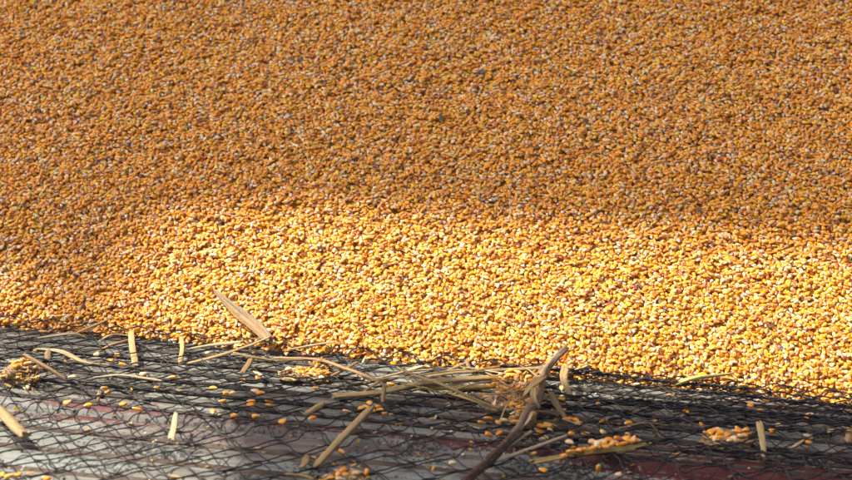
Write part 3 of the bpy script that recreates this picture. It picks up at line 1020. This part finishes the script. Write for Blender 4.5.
singles = [
    (111, 361, 'lower left kernel of the three right of the pale straw end', 0), (118, 355, 'topmost kernel of the three right of the pale straw end', 0),
    (123, 364, 'rightmost kernel of the three right of the pale straw end', 0), (97, 354, 'pale kernel bit behind the pale straw end', 1),
    (104, 388, 'kernel sitting on a wire above the pale standing flake', 0), (107, 393, 'kernel just below another one above the pale standing flake', 0),
    (72, 377, 'small kernel bit right of the leaning tan straw tip', 1), (67.5, 402.5, 'bright kernel standing on the dark wire above the reddish band at left', 0),
    (88, 405, 'small kernel lying on the wire right of the bright standing one', 0), (124, 404, 'kernel half hidden by wire below the pale standing flake', 0),
    (137, 409, 'small kernel on the reddish lip left of the upright husk flake', 0), (46, 478, 'kernel cut by the bottom edge near the left corner', 0),
    (144, 374, 'pale kernel bit under the broad upright stub', 1), (172, 377, 'orange kernel lying below the narrow upright stub', 0),
    (158, 389, 'kernel lying left of the husk flake below the narrow stub', 0), (208, 353, 'pale kernel above the long tan straw', 1),
    (242, 381, 'kernel lying left of the small pale husk flake', 0), (227, 393, 'left kernel of a touching yellow and pale pair', 0),
    (232, 393, 'pale right kernel of a touching yellow and pale pair', 1), (214, 388, 'small kernel above the touching yellow and pale pair', 0),
    (222, 401, 'long bright kernel lying left of the stacked pairs', 0), (213, 412, 'plump kernel standing on the upper edge of the red lip', 0),
    (234, 415, 'orange kernel with pale end right of the plump standing one', 0), (256, 416, 'kernel with pale end below the stacked pairs', 0),
    (283, 421, 'kernel with dark wire across it on the red lip near the shade', 0), (312, 418, 'small orange kernel below the short slanting stick', 0),
    (261, 393, 'flat kernel above the stacked pairs', 0), (259, 379, 'kernel under the small pale husk flake', 0), (255, 391, 'pale kernel left of the flat one above the stacked pairs', 1),
    (347, 411, 'pale kernel left of the top of the tilted stalk', 1), (342, 452, 'orange kernel lying right of the tilted stalk', 0),
    (316, 388, 'small kernel below the kernel clump under the bent straw', 0), (391, 384, 'kernel resting at the lower end of the bent straw', 0),
    (488, 418, 'yellow kernel lying left of the bark stick below the chaff mound', 0), (452, 463, 'pale pink kernel alone left of the bark stick foot', 1),
    (549, 374, 'orange kernel stuck on the grey end of the bark stick', 0), (562, 388, 'kernel standing between bark stick and upright husk strip', 0),
    (561, 399, 'kernel on the sloping husk strip', 0), (504, 420, 'white kernel left of the bark stick below the chaff', 1),
    (547, 425, 'round orange kernel below the sloping husk strip', 0), (571, 433, 'orange kernel at the tip of the longer pale stick', 0),
    (570, 442, 'white kernel just below the tip of the longer pale stick', 1), (603, 421, 'kernel lying on dark wires at the left end of the arching blade', 0),
    (543, 470, 'kernel near the bottom edge below the yellow stalk shell', 0), (598, 472, 'pointed kernel standing upright near the bottom edge', 2),
    (628, 423, 'kernel at the top of the arching blade', 0), (626, 434, 'small kernel under the arching blade', 0), (702, 424, 'kernel standing above the left of the right kernel patch', 0),
    (619, 474, 'pale kernel right of the upright pointed kernel', 1), (636, 384, 'pale kernel under the heap edge left of the yellow green stalk', 1),
    (686, 412, 'flat kernel under wires below the yellow green stalk', 0), (725, 379, 'kernel beside the right end of the yellow green stalk', 0),
    (742, 385, 'kernel fallen off the heap edge right of the yellow green stalk', 0), (766, 400, 'flat orange kernel just off the heap at right', 0),
    (751, 405, 'kernel lying left below the flat orange one at right', 0), (760, 412, 'lowest of three scattered kernels off the right heap edge', 0),
    (786, 407, 'thin kernel between wires under the right end of the heap', 0), (807, 419, 'round orange kernel alone on the dark netting at right', 0),
    (810, 415, 'pale kernel touching the round orange one at right', 1), (778, 426, 'pale kernel right of the lone upright stub', 1),
    (773, 431, 'small orange kernel right of the lone upright stub', 0), (830, 431, 'pale kernel near the right edge of the picture', 1),
    (808, 436, 'upper of two flat kernels right of the spoon-shaped flake', 1), (808, 442, 'lower of two flat kernels right of the spoon-shaped flake', 0),
    (850, 428, 'kernel on the stub cut by the right edge', 0), (27, 387, 'pale kernel below the brown clod', 1), (36, 379, 'kernel leaning on the front of the brown clod', 0),
    (273, 346, 'kernel at the foot of the folded leaf', 0), (484, 395, 'kernel left of the tan chaff mound on a stalk end', 0)]
for px, py, lab, f in singles:
    loose(px, py, lab, 'loose kernels on the netting', pale=(f == 1), upright=(f == 2))
for px, py, w in ((251, 401, 'upper left'), (251, 405, 'lower left'), (269, 401, 'upper right'), (269, 405, 'lower right')):
    loose(px, py, w + ' kernel of the two stacked pairs where sun turns to shade', 'loose kernels on the netting')


def bunch(label, group, spots=(), area=None, n=0, lift=(0.004, 0.010)):
    for px, py in spots:
        loose(px, py, label, group, pale=random.random() < .12, lift=random.uniform(*lift))
    for _ in range(n):
        cx, cy, rx, ry = area
        while True:
            a, b = random.uniform(-1, 1), random.uniform(-1, 1)
            if a * a + b * b < 1:
                break
        loose(cx + a * rx, cy + b * ry, label, group, pale=random.random() < .18, lift=random.uniform(*lift), tilt=random.gauss(0, .5))


bunch('corn kernel stuck on the brown clod at the far left', 'kernels on the brown clod', [(14, 362), (19, 361), (17, 366), (24, 360), (12, 366), (5, 376), (28, 363)], lift=(0.016, 0.022))
bunch('corn kernel in the bottom left corner', 'kernels in the bottom left corner', [(3, 474), (9, 476), (17, 475), (-2, 477)])
bunch('corn kernel in the clump below the bent straw', 'kernels below the bent straw', [(288, 369), (292, 371), (296, 370), (301, 368), (308, 371), (313, 372), (316, 376), (321, 378), (311, 375), (322, 373), (328, 374), (304, 373), (299, 373), (317, 372)], lift=(0.005, 0.011))
bunch('corn kernel at the upper end of the tilted stalk', 'kernels at the tilted stalk', [(367, 407), (377, 406), (373, 411), (384, 412), (379, 410), (370, 403), (362, 408)])
bunch('corn kernel in the crumbly lump at the bottom edge', 'kernels at the bottom edge', [(343, 471), (347, 475), (337, 476), (332, 478), (352, 478), (360, 477), (340, 478), (356, 474)], lift=(0.008, 0.014))
loose(366, 476, 'kernel standing on end at the right of the bottom edge lump', 'loose kernels on the netting', upright=True)
bunch('corn kernel in the chaff mound left of the bark stick', 'kernels in the chaff mound', [(513, 370), (518, 372), (525, 373), (508, 376), (510, 380), (520, 377), (528, 377), (515, 375)], (512, 384, 22, 13), 40, lift=(0.014, 0.026))
bunch('corn kernel in the lower lump beside the bark stick', 'kernels in the lower chaff lump', (), (522, 411, 14, 15), 24, lift=(0.010, 0.024))
bunch('corn kernel in the row at the end of the sloping husk strip', 'kernels by the sloping husk strip', [(567, 419), (572, 419), (576, 420), (579, 423)], lift=(0.003, 0.006))
bunch('corn kernel in the row on the yellow stalk shell', 'kernels on the yellow stalk shell', [(564 + 4.3 * i + random.uniform(-1, 1), 454 - 0.78 * i * 1.05 + random.uniform(-2, 2)) for i in range(18)] + [(592, 441), (597, 444), (603, 441), (610, 440), (618, 438), (626, 438)], lift=(0.014, 0.020))
bunch('corn kernel in the patch on the dark netting left of the lone stub', 'kernels in the right patch', (), (729, 434, 22, 6.5), 25, lift=(0.006, 0.013))

for k_ in range(30):
    u_ = random.uniform(-0.56, 0.52)
    s_ = abs(random.gauss(0, 0.014)) + 0.002
    p = O + e1 * u_ - e2 * s_
    p.z = float(env_z(s_)) + 0.002
    put_kernel(p, rot_from(random.uniform(0, 6.28), random.gauss(0, .4), random.uniform(0, 6.28), random.random() < .5),
               'corn kernel in the front row of the heap, lying along the edge of the netting', 'kernels in the front row of the heap', random.random() < .2, random.uniform(1.0, 1.2))
bunch('stray corn kernel caught in the netting around the bark stick', 'stray kernels around the bark stick', (), (545, 425, 70, 34), 20, lift=(0.001, 0.004))

# fine chaff dust and broken bits strewn on the panel: nobody could count it
CV, CT, CC = [], [], []
cb = 0
for k_ in range(1150):
    px, py = random.uniform(-40, 890), random.uniform(330, 500)
    if k_ > 400:
        px, py = random.gauss(530, 90), random.gauss(415, 30)
    if k_ > 640:
        cx, cy, rx, ry = random.choice([(22, 370, 22, 12), (516, 390, 26, 16), (516, 390, 26, 16), (521, 413, 13, 12), (345, 474, 18, 6), (322, 366, 8, 7), (306, 373, 20, 5)])
        px, py = random.gauss(cx, rx * .6), random.gauss(cy, ry * .6)
    p = on_net(px, py, 0.0)
    u_, s_ = su(p)
    if s_ < 0.005:
        continue
    p.z = float(panel_z(s_)) + random.uniform(0.0008, 0.004)
    hit = on_clod(px, py)
    if hit:
        p = hit[0] + hit[1] * random.uniform(0.0, 0.002)
    L_, w_ = random.uniform(0.0010, 0.0042) * (1.8 if hit else 1), random.uniform(0.0006, 0.0016)
    m = np.array(Matrix.Rotation(random.uniform(0, 6.28), 3, 'Z') @ Matrix.Rotation(random.gauss(0, .4), 3, 'Y'))
    b8 = np.array([(x, y, z) for x in (-1, 1) for y in (-1, 1) for z in (-1, 1)], float) * (L_, w_, 0.0005)
    b8 += rng.normal(size=b8.shape) * 0.0003
    CV.append(b8 @ m.T + np.array(p))
    CT.append(np.array([(0, 1, 3, 2), (4, 6, 7, 5), (0, 4, 5, 1), (2, 3, 7, 6), (0, 2, 6, 4), (1, 5, 7, 3)]) + cb)
    cb += 8
    c = random.choice([(0.55, 0.40, 0.20), (0.66, 0.54, 0.36), (0.40, 0.24, 0.10), (0.70, 0.36, 0.04), (0.25, 0.16, 0.10)])
    CC.append(np.tile(np.array(c), (8, 1)))
for k_ in range(900):
    px, py = random.uniform(-30, 880), random.uniform(-10, 385)
    p = heap_top(px, py, 0.0002)
    if (p - O).dot(ev) < 0.006:
        continue
    L_, w_ = random.uniform(0.0012, 0.0042), random.uniform(0.0006, 0.0018)
    m = BASIS @ rot_from(random.uniform(0, 6.28), random.gauss(0, .4), 0, False)
    b8 = np.array([(x, y, z) for x in (-1, 1) for y in (-1, 1) for z in (-1, 1)], float) * (L_, w_, 0.0003)
    b8 += rng.normal(size=b8.shape) * 0.0003
    CV.append(b8 @ m.T + np.array(p))
    CT.append(np.array([(0, 1, 3, 2), (4, 6, 7, 5), (0, 4, 5, 1), (2, 3, 7, 6), (0, 2, 6, 4), (1, 5, 7, 3)]) + cb)
    cb += 8
    c = random.choice([(0.55, 0.40, 0.22), (0.66, 0.52, 0.36), (0.30, 0.07, 0.03), (0.40, 0.20, 0.08), (0.20, 0.14, 0.10), (0.72, 0.6, 0.45)])
    CC.append(np.tile(np.array(c), (8, 1)))
ch = link('chaff', mesh_np('chaff', np.concatenate(CV), np.concatenate(CT), color=np.concatenate(CC), smooth=False), CORN)
tag(ch, 'fine chaff and broken grain dust strewn over the panel and netting', 'chaff', kind='stuff')

# ------------------------------------------------------------------ light
SUN_AZ, SUN_EL = R(172), R(53)            # direction towards the sun: azimuth from +x, counter-clockwise
sdir = Vector((math.cos(SUN_AZ) * math.cos(SUN_EL), math.sin(SUN_AZ) * math.cos(SUN_EL), math.sin(SUN_EL)))
sl = bpy.data.lights.new('sun', 'SUN')
sl.energy = 3.9
sl.angle = R(0.6)
sl.color = (1.0, 0.93, 0.81)
so = bpy.data.objects.new('sun', sl)
col.objects.link(so)
so.rotation_euler = sdir.to_track_quat('Z', 'Y').to_euler()
w = bpy.data.worlds.new('World')
scene.world = w
w.use_nodes = True
nt = w.node_tree
bg = nt.nodes['Background']
sky = nt.nodes.new('ShaderNodeTexSky')
sky.sky_type = 'NISHITA'
sky.sun_disc = False
sky.sun_elevation = SUN_EL
sky.sun_rotation = R(90) - SUN_AZ
sky.air_density = 0.5
sky.dust_density = 4.0
sky.ozone_density = 0.0
nt.links.new(sky.outputs[0], bg.inputs[0])
bg.inputs[1].default_value = 0.135


# unseen shade casters, outlines traced from the shade edges back towards the sun
def heap_pt(px, py):
    d = ray(px, py)
    t = (O - CAM).dot(en) / d.dot(en)
    return CAM + d * t


def slab(name, corners, depth, mat):
    """a board with real thickness; corners go round"""
    c = [Vector(x) for x in corners]
    nrm = (c[1] - c[0]).cross(c[-1] - c[0]).normalized()
    V = [tuple(x) for x in c] + [tuple(x + nrm * depth) for x in c]
    n = len(c)
    me = bpy.data.meshes.new(name)
    me.from_pydata(V, [], [list(range(n))[::-1], list(range(n, 2 * n))] + [[i, (i + 1) % n, n + (i + 1) % n, n + i] for i in range(n)])
    me.update()
    o = link(name, me, mat)
    tag(o, kind='structure')
    return o


def back(p, d):
    return p + sdir * d


# unseen roof, its edge shaped to shade the upper heap
RD = 9.0
edge_pts = [heap_pt(*p) for p in ((-420, 330), (60, 262), (150, 214), (300, 206), (640, 230), (1250, 268))]
up = e2 * 3.6 + Vector((0, 0, 1.6))
slab('shade_roof', [back(p, RD) for p in edge_pts] + [back(edge_pts[-1], RD) + up, back(edge_pts[0], RD) + up], 0.05, WOOD)
# unseen board added behind the heap top to cut the sky light
bk0, bk1 = O - e1 * 1.6 + ev * 0.995 + Vector((0, 0, -0.2)), O + e1 * 1.6 + ev * 0.995 + Vector((0, 0, -0.2))
slab('sky_block_board', [bk0, bk1, bk1 + Vector((0, 0, 1.0)), bk0 + Vector((0, 0, 1.0))], -0.03, WOOD)
# unseen board shaped to shade the right and middle of the panel
q1, q2 = at_z(255, 390, 0), at_z(1500, 432, 0)
q3, q4 = at_z(1300, 900, 0), at_z(262, 640, 0)
slab('shade_board', [back(q1, 3.2), back(q2, 3.2), back(q3, 3.2), back(q4, 3.2)], 0.04, WOOD)
# unseen post placed to cast a wide soft band over the heap's left
a1, a2 = heap_pt(70, 345), heap_pt(135, 175)
ax = (a2 - a1).normalized()
sd = ax.cross(sdir).normalized() * 0.045
PD = 12.0
slab('shade_post', [back(a1 - ax * 0.02, PD) - sd, back(a1 - ax * 0.02, PD) + sd, back(a2 + ax * 2, PD) + sd, back(a2 + ax * 2, PD) - sd], 0.09, WOOD)

# ------------------------------------------------------------------ render settings
scene.render.engine = 'CYCLES'
scene.cycles.use_denoising = True
scene.cycles.max_bounces = 6
scene.cycles.diffuse_bounces = 3
scene.cycles.glossy_bounces = 2
vs_ = scene.view_settings
vs_.view_transform = 'Standard'
vs_.look = 'None'
vs_.exposure = 0.87
vs_.gamma = 1.0
vs_.use_curve_mapping = False
